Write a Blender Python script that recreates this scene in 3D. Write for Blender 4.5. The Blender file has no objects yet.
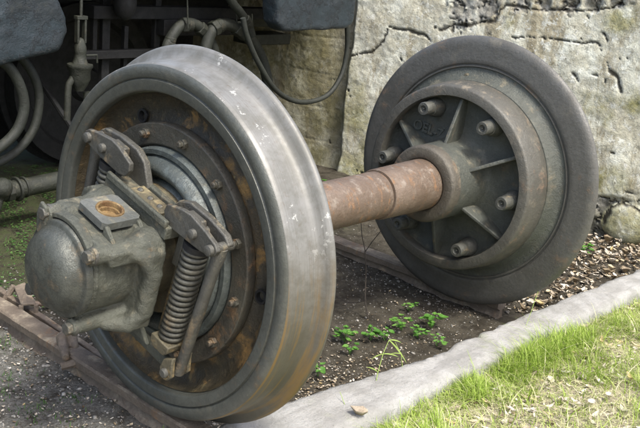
import bpy, math, random
import numpy as np
from mathutils import Vector, Matrix, noise
random.seed(7); rng = np.random.default_rng(7)
S = bpy.context.scene
COL = S.collection
PI = math.pi
# ---------------------------------------------------------------- camera
CAM = np.array([-1.379078, -1.678505, 1.257266]); YAW, PIT, ROL, FPX = 0.877499, 0.299103, 0.103670, 887.324
def cam_axes():
    a, b, c = YAW, PIT, ROL
    f = np.array([math.cos(b)*math.sin(a), math.cos(b)*math.cos(a), -math.sin(b)])
    r = np.array([math.cos(a), -math.sin(a), 0.]); u = np.cross(r, f)
    return math.cos(c)*r+math.sin(c)*u, -math.sin(c)*r+math.cos(c)*u, f
CR, CU, CF = cam_axes()
cd = bpy.data.cameras.new('camera'); cam = bpy.data.objects.new('camera', cd); COL.objects.link(cam); S.camera = cam
cd.sensor_width = 36; cd.lens = FPX/640*36; cd.clip_start = .05; cd.clip_end = 500
cam.matrix_world = Matrix(((CR[0], CU[0], -CF[0], CAM[0]), (CR[1], CU[1], -CF[1], CAM[1]), (CR[2], CU[2], -CF[2], CAM[2]), (0, 0, 0, 1)))
# ---------------------------------------------------------------- light
SUN_EL, SUN_AZ = 58, 195          # azimuth: compass direction the sun stands in (0 = +Y, 90 = +X)
W = bpy.data.worlds.new('World'); S.world = W; W.use_nodes = True
nt = W.node_tree; bg = nt.nodes['Background']; sk = nt.nodes.new('ShaderNodeTexSky')
sk.sky_type = 'NISHITA'; sk.sun_disc = False; sk.sun_elevation = math.radians(SUN_EL); sk.sun_rotation = math.radians(SUN_AZ)
sk.air_density = 1.0; sk.dust_density = 4; sk.ozone_density = .6
nt.links.new(sk.outputs[0], bg.inputs[0]); bg.inputs[1].default_value = .125
sd = bpy.data.lights.new('sun', 'SUN'); sd.energy = 1.5; sd.angle = math.radians(10); sd.color = (1, .985, .93)
sun = bpy.data.objects.new('sun', sd); COL.objects.link(sun)
el, az = math.radians(SUN_EL), math.radians(SUN_AZ)
sdir = Vector((math.sin(az)*math.cos(el), math.cos(az)*math.cos(el), math.sin(el)))
sun.rotation_euler = sdir.to_track_quat('Z', 'Y').to_euler(); sun.location = sdir*30
S.view_settings.view_transform = 'Standard'; S.view_settings.look = 'None'; S.view_settings.gamma = 1
S.view_settings.use_curve_mapping = False; S.view_settings.exposure = 1.58
S.render.engine = 'CYCLES'
# ---------------------------------------------------------------- helpers
def ray(px, py): return CF+CR*(px-320)/FPX-CU*(py-214)/FPX
def at(px, py, ax, v):
    d = ray(px, py); return CAM+d*((v-CAM[ax])/d[ax])
ZC = .468                                   # axle height over the rails
PHI = math.radians(16)                      # the axle box has turned on its axle
def loc(x, y, z): c, s = math.cos(PHI), math.sin(PHI); return (x, c*y-s*z, ZC+s*y+c*z)
WORLD = {}
class MB:
    def __init__(s, xf=None): s.v = []; s.f = []; s.xf = xf
    def add(s, vs, fs):
        n = len(s.v); s.v += [tuple(s.xf(*p)) if s.xf else tuple(p) for p in vs]; s.f += [tuple(i+n for i in f) for f in fs]; return s
    def box(s, x0, x1, y0, y1, z0, z1):
        return s.add([(x, y, z) for x in (x0, x1) for y in (y0, y1) for z in (z0, z1)],
                     [(0, 1, 3, 2), (4, 6, 7, 5), (0, 4, 5, 1), (2, 3, 7, 6), (0, 2, 6, 4), (1, 5, 7, 3)])
    def prism(s, poly, x0, x1):             # poly in (y, z), extruded along x
        n = len(poly)
        return s.add([(x0, y, z) for y, z in poly]+[(x1, y, z) for y, z in poly],
                     [tuple(range(n))[::-1], tuple(range(n, 2*n))]+[(i, (i+1) % n, n+(i+1) % n, n+i) for i in range(n)])
    def rev(s, prof, n=48, cy=0., cz=0., close=False, a0=0, a1=2*PI):    # profile [(x, r)] revolved round the x axis
        full = abs(a1-a0-2*PI) < 1e-6; m = n if full else n+1
        vs = [(x, cy+r*math.cos(a0+(a1-a0)*k/n), cz+r*math.sin(a0+(a1-a0)*k/n)) for x, r in prof for k in range(m)]
        P = len(prof); fs = []
        for i in range(P if close else P-1):
            j = (i+1) % P
            for k in range(n):
                l = (k+1) % m
                fs.append((i*m+k, j*m+k, j*m+l, i*m+l))
        return s.add(vs, fs)
    def tube(s, pts, r, n=12, cap=True):
        P = [Vector(p) for p in pts]; rr = r if hasattr(r, '__len__') else [r]*len(P); vs = []; up = None
        for i, p in enumerate(P):
            t = (P[min(i+1, len(P)-1)]-P[max(i-1, 0)]).normalized()
            if up is None: up = t.orthogonal().normalized()
            up = (up-t*up.dot(t)).normalized(); b = t.cross(up)
            vs += [p+(up*math.cos(2*PI*k/n)+b*math.sin(2*PI*k/n))*rr[i] for k in range(n)]
        fs = [(i*n+k, i*n+(k+1) % n, (i+1)*n+(k+1) % n, (i+1)*n+k) for i in range(len(P)-1) for k in range(n)]
        if cap: fs += [tuple(range(n))[::-1], tuple((len(P)-1)*n+k for k in range(n))]
        return s.add(vs, fs)
    def ball(s, c, r, n=10):
        r = r if hasattr(r, '__len__') else (r, r, r); m = n*2
        vs = [(c[0]+r[0]*math.sin(PI*i/n)*math.cos(2*PI*j/m), c[1]+r[1]*math.sin(PI*i/n)*math.sin(2*PI*j/m), c[2]+r[2]*math.cos(PI*i/n)) for i in range(n+1) for j in range(m)]
        return s.add(vs, [(i*m+j, (i+1)*m+j, (i+1)*m+(j+1) % m, i*m+(j+1) % m) for i in range(n) for j in range(m)])
    def build(s, name, mat, parent=None, bevel=0, smooth=35, seg=2, remesh=0, disp=0, dscale=.05, sm=4, label=None):
        V = np.array(s.v, float); o = (V.min(0)+V.max(0))/2
        me = bpy.data.meshes.new(name); me.from_pydata((V-o).tolist(), [], s.f); me.materials.append(mat)
        import bmesh
        bm = bmesh.new(); bm.from_mesh(me); bmesh.ops.remove_doubles(bm, verts=bm.verts, dist=1e-5)
        bmesh.ops.recalc_face_normals(bm, faces=bm.faces); bm.to_mesh(me); bm.free()
        ob = bpy.data.objects.new(name, me); COL.objects.link(ob); place(ob, o, parent)
        me.shade_smooth()
        if not remesh: me.set_sharp_from_angle(angle=math.radians(smooth))
        if bevel:
            b = ob.modifiers.new('bevel', 'BEVEL'); b.width = bevel; b.segments = seg; b.limit_method = 'ANGLE'; b.angle_limit = math.radians(38); b.harden_normals = False
        if remesh:
            r = ob.modifiers.new('remesh', 'REMESH'); r.mode = 'VOXEL'; r.voxel_size = remesh; r.use_smooth_shade = True
            q = ob.modifiers.new('smooth', 'SMOOTH'); q.iterations = sm; q.factor = .5
        if disp: displace(ob, disp, dscale)
        if label: ob['label'] = label
        return ob
def displace(ob, amt, scale):
    t = bpy.data.textures.new('lumps', 'CLOUDS'); t.noise_scale = scale; t.noise_depth = 3
    d = ob.modifiers.new('displace', 'DISPLACE'); d.texture = t; d.strength = amt; d.mid_level = .5; d.texture_coords = 'LOCAL'
def place(ob, o, parent):
    o = np.array(o, float); WORLD[ob.name] = o
    if parent: ob.parent = parent; ob.location = o-WORLD[parent.name]
    else: ob.location = o
def inst(src, pos, parent, rot=None):
    c = src.copy(); COL.objects.link(c); place(c, pos, parent)
    if rot is not None: c.rotation_euler = rot
    return c
def tag(o, label, cat=None, group=None, kind=None):
    if label: o['label'] = label
    if cat: o['category'] = cat
    if group: o['group'] = group
    if kind: o['kind'] = kind
    return o
def thing(name, pos, label, cat, group=None):
    e = bpy.data.objects.new(name, None); e.empty_display_size = .1; COL.objects.link(e); place(e, pos, None)
    return tag(e, label, cat, group)
# ---------------------------------------------------------------- materials
class N:
    def __init__(s, name):
        s.m = bpy.data.materials.new(name); s.m.use_nodes = True; s.t = s.m.node_tree; s.b = s.t.nodes['Principled BSDF']
        s.co = s.t.nodes.new('ShaderNodeTexCoord').outputs['Object']
    def n(s, typ, **k):
        x = s.t.nodes.new(typ)
        for a, b in k.items(): setattr(x, a, b)
        return x
    def L(s, a, b):
        if isinstance(a, (int, float)): b.default_value = a
        elif isinstance(a, tuple): b.default_value = a if len(a) == 4 or b.type == 'VECTOR' else (*a, 1)
        else: s.t.links.new(a, b)
    def noise(s, scale, detail=6, rough=.6, vec=None, dist=0):
        x = s.n('ShaderNodeTexNoise'); x.inputs['Scale'].default_value = scale; x.inputs['Detail'].default_value = detail
        x.inputs['Roughness'].default_value = rough; x.inputs['Distortion'].default_value = dist
        s.t.links.new(vec or s.co, x.inputs['Vector']); return x.outputs['Fac']
    def voro(s, scale, feature='F1', vec=None, out='Distance'):
        x = s.n('ShaderNodeTexVoronoi', feature=feature); x.inputs['Scale'].default_value = scale
        s.t.links.new(vec or s.co, x.inputs['Vector']); return x.outputs[out]
    def step(s, f, a, b, lo=0., hi=1.):
        x = s.n('ShaderNodeMapRange'); x.interpolation_type = 'SMOOTHSTEP'; s.L(f, x.inputs[0])
        for i, v in enumerate((a, b, lo, hi)): x.inputs[i+1].default_value = v
        return x.outputs[0]
    def math(s, op, a, b=0.): x = s.n('ShaderNodeMath', operation=op); s.L(a, x.inputs[0]); s.L(b, x.inputs[1]); return x.outputs[0]
    def mix(s, f, a, b):
        x = s.n('ShaderNodeMix', data_type='RGBA'); s.L(f, x.inputs[0]); s.L(a, x.inputs[6]); s.L(b, x.inputs[7]); return x.outputs[2]
    def scale(s, v):
        x = s.n('ShaderNodeMapping'); x.inputs['Scale'].default_value = v; s.t.links.new(s.co, x.inputs['Vector']); return x.outputs[0]
    def attr(s, a): x = s.n('ShaderNodeAttribute'); x.attribute_name = a; return x.outputs['Fac']
    def bump(s, h, strength=.5, dist=.003, prev=None):
        x = s.n('ShaderNodeBump'); x.inputs['Strength'].default_value = strength; x.inputs['Distance'].default_value = dist
        s.L(h, x.inputs['Height'])
        if prev: s.t.links.new(prev, x.inputs['Normal'])
        return x.outputs[0]
    def out(s, col, rough=.6, metal=0., nrm=None, spec=.5):
        s.L(col, s.b.inputs['Base Color']); s.L(rough, s.b.inputs['Roughness']); s.L(metal, s.b.inputs['Metallic']); s.b.inputs['Specular IOR Level'].default_value = spec
        if nrm: s.t.links.new(nrm, s.b.inputs['Normal'])
        return s.m
def metal(name, c1, c2, rust=(.16, .075, .025), ra=.5, dust=(.30, .27, .20), da=.3, rough=.5, met=.3, sc=12, bump=.5, streak=None, pits=0, grain=.5, flake=0):
    """weathered iron: two tones of old paint/oxide, rust bloom, dust on ledges, pits"""
    g = N(name)
    a = g.noise(sc*.5, 5, .6); b = g.noise(sc*2.6, 8, .7, dist=.3); c = g.noise(sc*14, 4, .7); d = g.noise(sc*40, 2, .6)
    col = g.mix(g.step(g.math('ADD', g.math('MULTIPLY', a, .6), g.math('MULTIPLY', b, .4)), .40, .60), c1, c2)
    col = g.mix(g.step(c, .35, .75, 0, .45), col, tuple(x*.45 for x in c1))
    vec = g.scale(streak) if streak else None
    rn = g.math('ADD', g.math('MULTIPLY', g.noise(sc*.9, 8, .65, vec=vec), .65), g.math('MULTIPLY', b, .35))
    rm = g.step(rn, .62-.22*ra, .74-.22*ra)
    rcol = g.mix(g.step(c, .3, .7), rust, tuple(min(1, x*1.9) for x in rust))
    col = g.mix(g.math('MULTIPLY', rm, min(1, .45+ra*.6)), col, rcol)
    dn = g.noise(sc*1.7, 7, .7)
    ge = g.n('ShaderNodeNewGeometry'); sx = g.n('ShaderNodeSeparateXYZ'); g.t.links.new(ge.outputs['Normal'], sx.inputs[0])
    dm = g.math('MULTIPLY', g.step(dn, .60-.2*da, .80-.2*da), g.step(sx.outputs[2], -.3, .9, .25, 1.))
    col = g.mix(g.math('MULTIPLY', dm, min(1, da*1.6)), col, dust)
    speck = g.step(g.noise(sc*9, 2, .5), .74, .80); col = g.mix(g.math('MULTIPLY', speck, .7), col, dust)
    r = g.math('ADD', g.step(b, .3, .7, rough-.12, rough+.1), g.math('MULTIPLY', g.math('MAXIMUM', rm, dm), .22))
    h = g.math('ADD', g.math('MULTIPLY', b, 1.), g.math('MULTIPLY', c, .35))
    nr = g.bump(h, bump, .006); nr = g.bump(g.noise(sc*6, 6, .75), grain, .004, nr); nr = g.bump(d, bump*.8, .0016, nr)
    if flake:
        fl = g.step(g.noise(sc*1.6, 9, .72), .50, .515); nr = g.bump(fl, flake, .004, nr); col = g.mix(g.math('MULTIPLY', fl, .45), col, tuple(x*.5 for x in c2)); r = g.math('ADD', r, g.math('MULTIPLY', fl, .15))
    if pits: nr = g.bump(g.step(g.voro(sc*9), .0, .35), pits, .002, nr)
    return g.out(col, r, met, nr)
M = {}
M['rim'] = metal('oxidised_rim_steel', (.098, .102, .088), (.07, .073, .062), (.12, .075, .035), .32, (.22, .20, .14), .35, .42, .3, 8, .3, grain=.25)
M['face'] = metal('dark_wheel_steel', (.100, .098, .088), (.074, .071, .060), (.13, .085, .05), .38, (.2, .18, .13), .35, .46, .12, 7, .35, grain=.4)
M['web'] = metal('rusty_wheel_web', (.035, .031, .021), (.075, .056, .028), (.19, .11, .035), .55, (.22, .18, .08), .35, .5, .15, 8, .7, grain=.8)
M['ring'] = metal('bolted_ring_iron', (.068, .065, .05), (.05, .044, .034), (.12, .07, .032), .5, (.18, .15, .095), .4, .45, .25, 11, .6, grain=.6)
M['cover'] = metal('grey_blue_cover_paint', (.10, .115, .108), (.06, .07, .062), (.10, .08, .045), .3, (.22, .22, .17), .35, .33, .2, 10, .5, grain=.2, flake=.1)
M['cast'] = metal('grey_green_cast_iron', (.108, .112, .088), (.066, .070, .055), (.13, .092, .048), .32, (.28, .25, .17), .42, .42, .25, 14, .8, grain=.9)
M['cap'] = metal('worn_end_cap_iron', (.095, .10, .085), (.06, .064, .054), (.14, .10, .055), .42, (.22, .18, .12), .4, .34, .35, 11, .4, grain=.3, flake=.2)
M['lever'] = metal('forged_lever_iron', (.105, .103, .09), (.066, .064, .054), (.12, .08, .042), .34, (.28, .25, .17), .5, .4, .35, 15, .5, grain=.5)
M['pad'] = metal('worn_bare_iron_pad', (.15, .157, .145), (.10, .106, .095), (.15, .10, .05), .35, (.30, .27, .18), .45, .42, .25, 14, .5, grain=.6)
M['spring'] = metal('spring_steel', (.10, .098, .08), (.066, .064, .05), (.11, .075, .038), .25, (.24, .21, .14), .4, .42, .3, 16, .4)
M['ochre'] = metal('ochre_stained_iron', (.12, .105, .066), (.08, .07, .045), (.17, .115, .045), .42, (.28, .24, .14), .5, .5, .15, 15, .6, grain=.6)
M['axle'] = metal('rusty_axle_steel', (.185, .138, .102), (.125, .088, .060), (.17, .088, .038), .45, (.31, .27, .22), .45, .45, .2, 14, .5, streak=(4, 1, 1), grain=.6)
M['drum'] = metal('drum_rust_edge', (.098, .094, .078), (.072, .068, .055), (.14, .092, .058), .40, (.24, .2, .14), .45, .48, .12, 10, .5, grain=.5)
M['hub'] = metal('hub_cast_green', (.082, .088, .073), (.060, .064, .053), (.13, .09, .05), .25, (.24, .21, .14), .42, .48, .12, 11, .7, grain=.7)
M['collar'] = metal('hub_collar_rust', (.10, .088, .066), (.07, .062, .048), (.15, .095, .05), .45, (.24, .21, .15), .4, .5, .12, 12, .6, grain=.6)
M['stud'] = metal('stud_steel', (.105, .106, .09), (.07, .071, .06), (.12, .085, .045), .3, (.24, .22, .15), .3, .4, .35, 18, .6, grain=.5)
M['rail'] = metal('rail_rust', (.19, .15, .11), (.12, .095, .07), (.19, .11, .055), .45, (.33, .28, .20), .6, .65, .05, 9, .9, grain=1.)
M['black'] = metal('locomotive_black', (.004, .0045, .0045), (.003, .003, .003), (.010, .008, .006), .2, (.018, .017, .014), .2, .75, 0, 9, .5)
M['blue'] = metal('flaking_blue_grey_paint', (.026, .038, .045), (.016, .023, .028), (.045, .045, .034), .25, (.08, .088, .075), .3, .45, .05, 5, .8, grain=.5, flake=1.)
M['hose'] = metal('dusty_rubber_hose', (.018, .021, .015), (.011, .013, .009), (.03, .027, .018), .2, (.06, .06, .042), .35, .65, 0, 12, .5)
M['fit'] = metal('pipe_fitting_iron', (.026, .029, .02), (.016, .018, .012), (.04, .03, .018), .3, (.10, .097, .062), .4, .55, .1, 14, .8)
M['brass'] = metal('rusty_brass_neck', (.30, .20, .085), (.16, .095, .04), (.10, .05, .018), .6, (.42, .34, .2), .5, .5, .25, 45, .8)
def m_tread():
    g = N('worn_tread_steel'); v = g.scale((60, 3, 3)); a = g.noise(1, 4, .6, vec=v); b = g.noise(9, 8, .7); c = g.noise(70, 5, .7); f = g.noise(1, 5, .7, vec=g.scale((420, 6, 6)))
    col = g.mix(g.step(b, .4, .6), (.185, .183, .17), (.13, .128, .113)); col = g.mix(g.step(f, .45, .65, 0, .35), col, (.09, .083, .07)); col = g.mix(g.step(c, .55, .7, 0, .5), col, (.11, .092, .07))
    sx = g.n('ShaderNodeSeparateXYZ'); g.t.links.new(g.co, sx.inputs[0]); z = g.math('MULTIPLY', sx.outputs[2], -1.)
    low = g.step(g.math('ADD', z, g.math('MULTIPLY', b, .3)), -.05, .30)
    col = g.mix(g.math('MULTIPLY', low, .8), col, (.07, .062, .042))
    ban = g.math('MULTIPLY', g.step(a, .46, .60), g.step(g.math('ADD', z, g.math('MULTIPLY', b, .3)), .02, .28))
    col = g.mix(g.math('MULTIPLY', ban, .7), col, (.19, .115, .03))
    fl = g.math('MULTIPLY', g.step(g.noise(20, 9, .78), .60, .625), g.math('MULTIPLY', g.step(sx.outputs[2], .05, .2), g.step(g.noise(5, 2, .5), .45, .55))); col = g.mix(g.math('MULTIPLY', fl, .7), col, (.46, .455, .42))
    r = g.math('ADD', g.step(b, .3, .7, .40, .55), g.math('MULTIPLY', low, .08)); nr = g.bump(g.math('ADD', b, g.math('MULTIPLY', c, .3)), .25, .004); nr = g.bump(f, .25, .0008, nr)
    return g.out(col, r, .2, nr)
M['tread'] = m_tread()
def m_wall():
    g = N('stained_lime_plaster'); a = g.noise(2.2, 6, .6); b = g.noise(9, 8, .7, dist=.4); c = g.noise(45, 5, .7); d = g.noise(130, 3, .6)
    moss, crack, stone = g.attr('moss'), g.attr('crack'), g.attr('stone')
    col = g.mix(g.step(b, .38, .62), (.64, .65, .56), (.46, .45, .36))
    col = g.mix(g.step(a, .45, .62, 0, .6), col, (.40, .37, .27))
    st = g.noise(1, 6, .7, vec=g.scale((6, 6, 1.4))); col = g.mix(g.step(st, .49, .62, 0, .75), col, (.23, .19, .11))
    col = g.mix(g.step(c, .55, .75, 0, .5), col, (.20, .18, .13)); col = g.mix(g.step(g.noise(22, 3, .6), .62, .7, 0, .5), col, (.6, .6, .57))
    fm = g.step(g.noise(6, 10, .74), .485, .505); col = g.mix(g.math('MULTIPLY', fm, .33), col, g.mix(g.step(c, .4, .6), (.33, .31, .235), (.22, .20, .14)))
    fm2 = g.step(g.noise(17, 9, .78), .56, .575); col = g.mix(g.math('MULTIPLY', fm2, .6), col, (.66, .67, .61))
    mm = g.math('MULTIPLY', moss, g.step(b, .3, .55)); col = g.mix(g.math('MULTIPLY', mm, .85), col, g.mix(g.step(c, .4, .6), (.17, .17, .055), (.28, .26, .10)))
    col = g.mix(g.math('MULTIPLY', stone, .85), col, g.mix(g.step(b, .4, .6), (.26, .25, .22), (.11, .105, .085)))
    col = g.mix(g.math('MULTIPLY', g.attr('recess_shade'), .6), col, g.mix(g.step(b, .35, .6), (.22, .20, .12), (.10, .085, .05)))  # shade on the left recess, beside the locomotive, painted into the plaster colour
    col = g.mix(g.math('MULTIPLY', g.attr('gap'), g.step(c, .3, .5)), col, (.05, .042, .035)); col = g.mix(g.step(g.noise(60, 6, .75), .60, .66, 0, .7), col, (.13, .11, .075))
    col = g.mix(g.math('MULTIPLY', crack, .9), col, (.04, .034, .025))
    h = g.math('ADD', g.math('MULTIPLY', b, .8), g.math('MULTIPLY', c, .6)); nr = g.bump(h, .45, .012); nr = g.bump(fm, .7, -.004, nr); nr = g.bump(fm2, .6, .002, nr); nr = g.bump(d, .7, .004, nr)
    return g.out(col, .9, 0, nr, .2)
M['wall'] = m_wall()
def m_ground():
    g = N('dark_soil'); a = g.noise(1.7, 5, .6); b = g.noise(14, 8, .7); c = g.noise(90, 5, .7); gr = g.attr('grit'); gn = g.attr('green')
    col = g.mix(g.step(b, .35, .65), (.030, .025, .017), (.070, .060, .042))
    col = g.mix(g.math('MULTIPLY', gr, g.step(b, .25, .6)), col, g.mix(g.step(c, .4, .6), (.19, .185, .165), (.11, .105, .09)))
    col = g.mix(g.math('MULTIPLY', gn, g.step(b, .35, .6, 0, .8)), col, (.045, .06, .02))
    col = g.mix(g.step(g.voro(160, out='Distance'), .10, .02, 0, .5), col, (.22, .20, .15)); col = g.mix(g.step(c, .62, .7, 0, .5), col, (.2, .17, .12))
    col = g.mix(g.math('MULTIPLY', g.attr('lawn'), g.step(c, .3, .55, .35, .9)), col, (.42, .37, .26))
    nr = g.bump(g.math('ADD', b, c), .9, .012); nr = g.bump(g.noise(260, 3, .6), .6, .003, nr)
    return g.out(col, .95, 0, nr, .15)
M['ground'] = m_ground()
def m_kerb():
    g = N('weathered_kerb_stone'); b = g.noise(11, 8, .65); c = g.noise(70, 5, .7); v = g.noise(1, 6, .6, vec=g.scale((3, 26, 26)))
    col = g.mix(g.step(b, .35, .65), (.34, .335, .315), (.24, .235, .215)); col = g.mix(g.step(v, .50, .62, 0, .65), col, (.22, .215, .20))
    col = g.mix(g.step(c, .58, .72, 0, .5), col, (.22, .21, .18)); col = g.mix(g.step(g.noise(5, 6, .7), .60, .72, 0, .5), col, (.25, .27, .18))
    ge = g.n('ShaderNodeNewGeometry'); sx = g.n('ShaderNodeSeparateXYZ'); g.t.links.new(ge.outputs['Normal'], sx.inputs[0])
    nr = g.bump(g.math('ADD', b, c), .7, .008); nr = g.bump(g.noise(220, 3, .7), .8, .002, nr); col = g.mix(g.step(g.noise(160, 4, .7), .60, .66, 0, .6), col, (.12, .115, .10)); return g.out(col, .85, 0, nr, .3)
M['kerb'] = m_kerb()
def m_var(name, cols, rough=.7, sc=3., trans=0, spec=.3):
    """colour picked per piece from the vertex attribute 'tone'"""
    g = N(name); r = g.n('ShaderNodeValToRGB'); e = r.color_ramp.elements
    while len(e) < len(cols): e.new(.5)
    for i, c in enumerate(cols): e[i].position = i/(len(cols)-1); e[i].color = (*c, 1)
    g.t.links.new(g.attr('tone'), r.inputs[0]); col = g.mix(g.step(g.noise(180, 3, .6), .4, .7, 0, .4), r.outputs[0], tuple(x*.5 for x in cols[0]))
    m = g.out(col, rough, 0, None, spec)
    if trans:
        t = g.n('ShaderNodeBsdfTranslucent'); g.t.links.new(col, t.inputs[0]); mx = g.n('ShaderNodeMixShader'); mx.inputs[0].default_value = trans
        g.t.links.new(g.b.outputs[0], mx.inputs[1]); g.t.links.new(t.outputs[0], mx.inputs[2]); g.t.links.new(mx.outputs[0], g.t.nodes['Material Output'].inputs[0])
    return m
M['grass'] = m_var('lawn_grass', [(.16, .26, .03), (.30, .43, .06), (.46, .58, .13), (.58, .58, .28), (.72, .66, .48)], .55, trans=.35)
M['moss'] = m_var('shade_ground_cover', [(.03, .07, .015), (.05, .12, .025), (.09, .17, .04)], .7, trans=.2)
M['litter'] = m_var('dry_leaf_litter', [(.09, .06, .035), (.24, .19, .12), (.40, .34, .26), (.62, .58, .50), (.50, .38, .18)], .75, trans=.1)
M['gravel'] = m_var('gravel_stones', [(.07, .065, .055), (.14, .13, .11), (.2, .19, .165), (.30, .285, .25), (.45, .43, .39)], .8)
M['weed'] = m_var('weed_leaf_green', [(.06, .16, .025), (.10, .24, .04), (.17, .32, .07)], .5, trans=.3)
M['grass_stalk'] = m_var('pale_green_stalk', [(.30, .42, .10), (.34, .46, .12)], .5, trans=.3)
M['twig'] = metal('dry_twig_bark', (.05, .04, .03), (.03, .024, .018), (.06, .04, .02), .2, (.1, .09, .07), .2, .8, 0, 30, .5)
# ---------------------------------------------------------------- setting: ground, kerb
def fb(x, y, z=0, o=4): return noise.fractal(Vector((x, y, z)), .9, 2.1, o)
KF = [(-2., .0), (-.6, -.14), (.06, -.178), (.45, -.232), (.72, -.262), (.98, -.315), (1.05, -.298), (1.61, -.328), (2.46, -.39), (3.4, -.46)]
KN = [(-2., -.42), (-.6, -.42), (.36, -.42), (.69, -.425), (1.36, -.455), (2.16, -.50), (3.4, -.58)]
def lerp(P, x): return float(np.interp(x, [p[0] for p in P], [p[1] for p in P]))
def axis_pts(lo, hi, st, far):
    a = list(np.arange(lo, hi+st/2, st)); d = st
    while a[-1] < far: d *= 1.5; a.append(a[-1]+d)
    d = st
    while a[0] > -far: d *= 1.5; a.insert(0, a[0]-d)
    return np.array(a)
X, Y = axis_pts(-.7, 3.4, .02, 120), axis_pts(-1.7, 2.8, .02, 120)
def gz(x, y):
    if y < lerp(KN, x)+.02: return -.062+.010*fb(x*3, y*3)
    n = .016*fb(x*2.3, y*2.3, 1)+.006*fb(x*14, y*14, 2)
    return -.072+n
vs = [(x, y, gz(x, y)) for x in X for y in Y]; ny = len(Y)
fs = [(i*ny+j, (i+1)*ny+j, (i+1)*ny+j+1, i*ny+j+1) for i in range(len(X)-1) for j in range(ny-1)]
me = bpy.data.meshes.new('ground'); me.from_pydata(vs, [], fs); me.materials.append(M['ground']); me.shade_smooth()
V = np.array(vs)
def setattr_(me, name, arr): a = me.attributes.new(name, 'FLOAT', 'POINT'); a.data.foreach_set('value', np.asarray(arr, np.float32))
grit = np.clip((.25-V[:, 0])/.25, 0, 1)*.9+.12; grit = np.maximum(grit, np.where(V[:, 1] < -.45, .6, 0))
lawn = (V[:, 1] < -.42)*1.; grn = np.clip((V[:, 1]-.75)/.5, 0, 1)*(V[:, 0] < 2.)
setattr_(me, 'grit', grit); setattr_(me, 'green', grn); setattr_(me, 'lawn', lawn)
g_ = bpy.data.objects.new('ground', me); COL.objects.link(g_); tag(g_, 'dark trodden soil with grit under and around the wheelset', kind='structure')
# kerb: worn stone edging
xs = np.arange(-1.6, 3.35, .02); vs = []; prof = []
for x in xs:
    yf, yn = lerp(KF, x)+.004*fb(x*9, 3), lerp(KN, x)+.004*fb(x*7, 8); top = .006+.003*fb(x*2, 5)
    w = yf-yn; sec = [(yf+.005, -.11), (yf, top-.02), (yf-.008, top-.004), (yf-.022, top)]+[(yf-.022-(w-.05)*k/6, top) for k in range(1, 6)]+[(yn+.026, top-.001), (yn+.01, top-.008), (yn+.001, top-.024), (yn-.006, -.11)]
    for k, (y, z) in enumerate(sec):
        d = .0012*fb(x*12, y*12, 4)+.003*fb(x*55, y*55, 9)-.010*max(0, 1-abs((x-1.18+.01*fb(y*30, 1))/.012))-(.014 if k in (1, 2, 9, 10, 11) else 0)*max(0, fb(x*8, k*.3, 17)-.15)*2; vs.append((x, y+d*.6, z+(d if z > -.1 else 0)))
nk = len(sec)
mb = MB(); mb.add(vs, [(i*nk+k, (i+1)*nk+k, (i+1)*nk+k+1, i*nk+k+1) for i in range(len(xs)-1) for k in range(nk-1)])
kb = mb.build('kerb', M['kerb'], smooth=80); tag(kb, 'pale worn stone kerb between the soil and the sunny grass', kind='structure')
# ---------------------------------------------------------------- wall
WO = np.array([2.95, .07]); WD = np.array([-.192, .981]); WN = np.array([-.981, -.192])
def wpt(px, py):                      # where a line of sight meets the wall plane: (along, height)
    d = ray(px, py); t = ((WO-CAM[:2])@WN)/(d[:2]@WN); P = CAM+d*t; return float((P[:2]-WO)@WD), float(P[2])
cr = [[(350, 56), (360, 54), (370, 53), (378, 47), (384, 40), (389, 27), (398, 29), (407, 30), (417, 34), (424, 35), (431, 40)],
      [(440, 30), (455, 24), (470, 26), (480, 22), (495, 21), (501, 10), (507, 5), (518, 7), (530, 10), (555, 11), (580, 12), (605, 9), (622, 2)],
      [(512, 37), (530, 36), (555, 39), (572, 40), (585, 43), (597, 42), (600, 47)], [(604, 34), (607, 42)], [(582, 39), (580, 36)],
      [(610, 71), (617, 77), (619, 84), (621, 92)], [(573, 73), (579, 81)], [(592, 75), (597, 75)], [(598, 47), (610, 71)], [(533, 50), (534, 52)],
      [(604, 222), (611, 207), (622, 203), (634, 206), (645, 214)], [(600, 196), (618, 202), (640, 200)], [(626, 190), (636, 194)]]
cw = [.007, .007, .004, .007, .004, .009, .008, .006, .001, .004, .008, .004, .007]
cr = [[wpt(*p) for p in c] for c in cr]
blobs = [((598, 44), .018), ((620, 88), .016), ((402, 30), .012), ((427, 37), .011),  ((455, 5), .02), ((465, 14), .025), ((480, 12), .022), ((500, 3), .02), ((536, 4), .016), ((452, 30), .018), ((485, 2), .02)]
blobs = [(wpt(*p), r*.75) for p, r in blobs if r != .02 and r != .025 and r != .022]
mossb = [((620, 22), .10, .8), ((600, 115), .16, .9), ((635, 110), .15, 1.), ((592, 180), .10, .9), ((612, 180), .08, .6), ((360, 120), .12, .8), ((355, 90), .1, .5), ((365, 155), .12, .9), ((620, 225), .08, .5), ((510, 20), .06, .5), ((330, 60), .2, .5), ((320, 120), .3, .8), ((270, 60), .4, .9), ((300, 20), .4, .8)]
mossb = [(wpt(*p), r, a) for p, r, a in mossb]
EDGE = wpt(350, 60)[0]
stc = [(wpt(462, 12), .11), (wpt(485, 8), .10), (wpt(520, 2), .07), (wpt(545, 3), .06), (wpt(570, 2), .07), (wpt(595, 0), .07), (wpt(620, -6), .08)]
ss, zz = np.arange(-1.2, 3.1, .007), np.arange(-.16, 1.55, .007)
SG, ZG = np.meshgrid(ss, zz, indexing='ij'); wob = np.array([[fb(s*16, z*16, 3, 3) for z in zz] for s in ss]); wo2 = np.array([[fb(s*3.1, z*3.1, 7, 4) for z in zz] for s in ss]); wo3 = np.array([[fb(s*45, z*45, 1, 2) for z in zz] for s in ss])
wo4 = np.array([[fb(s*9, z*9, 23, 2) for z in zz] for s in ss])
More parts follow.
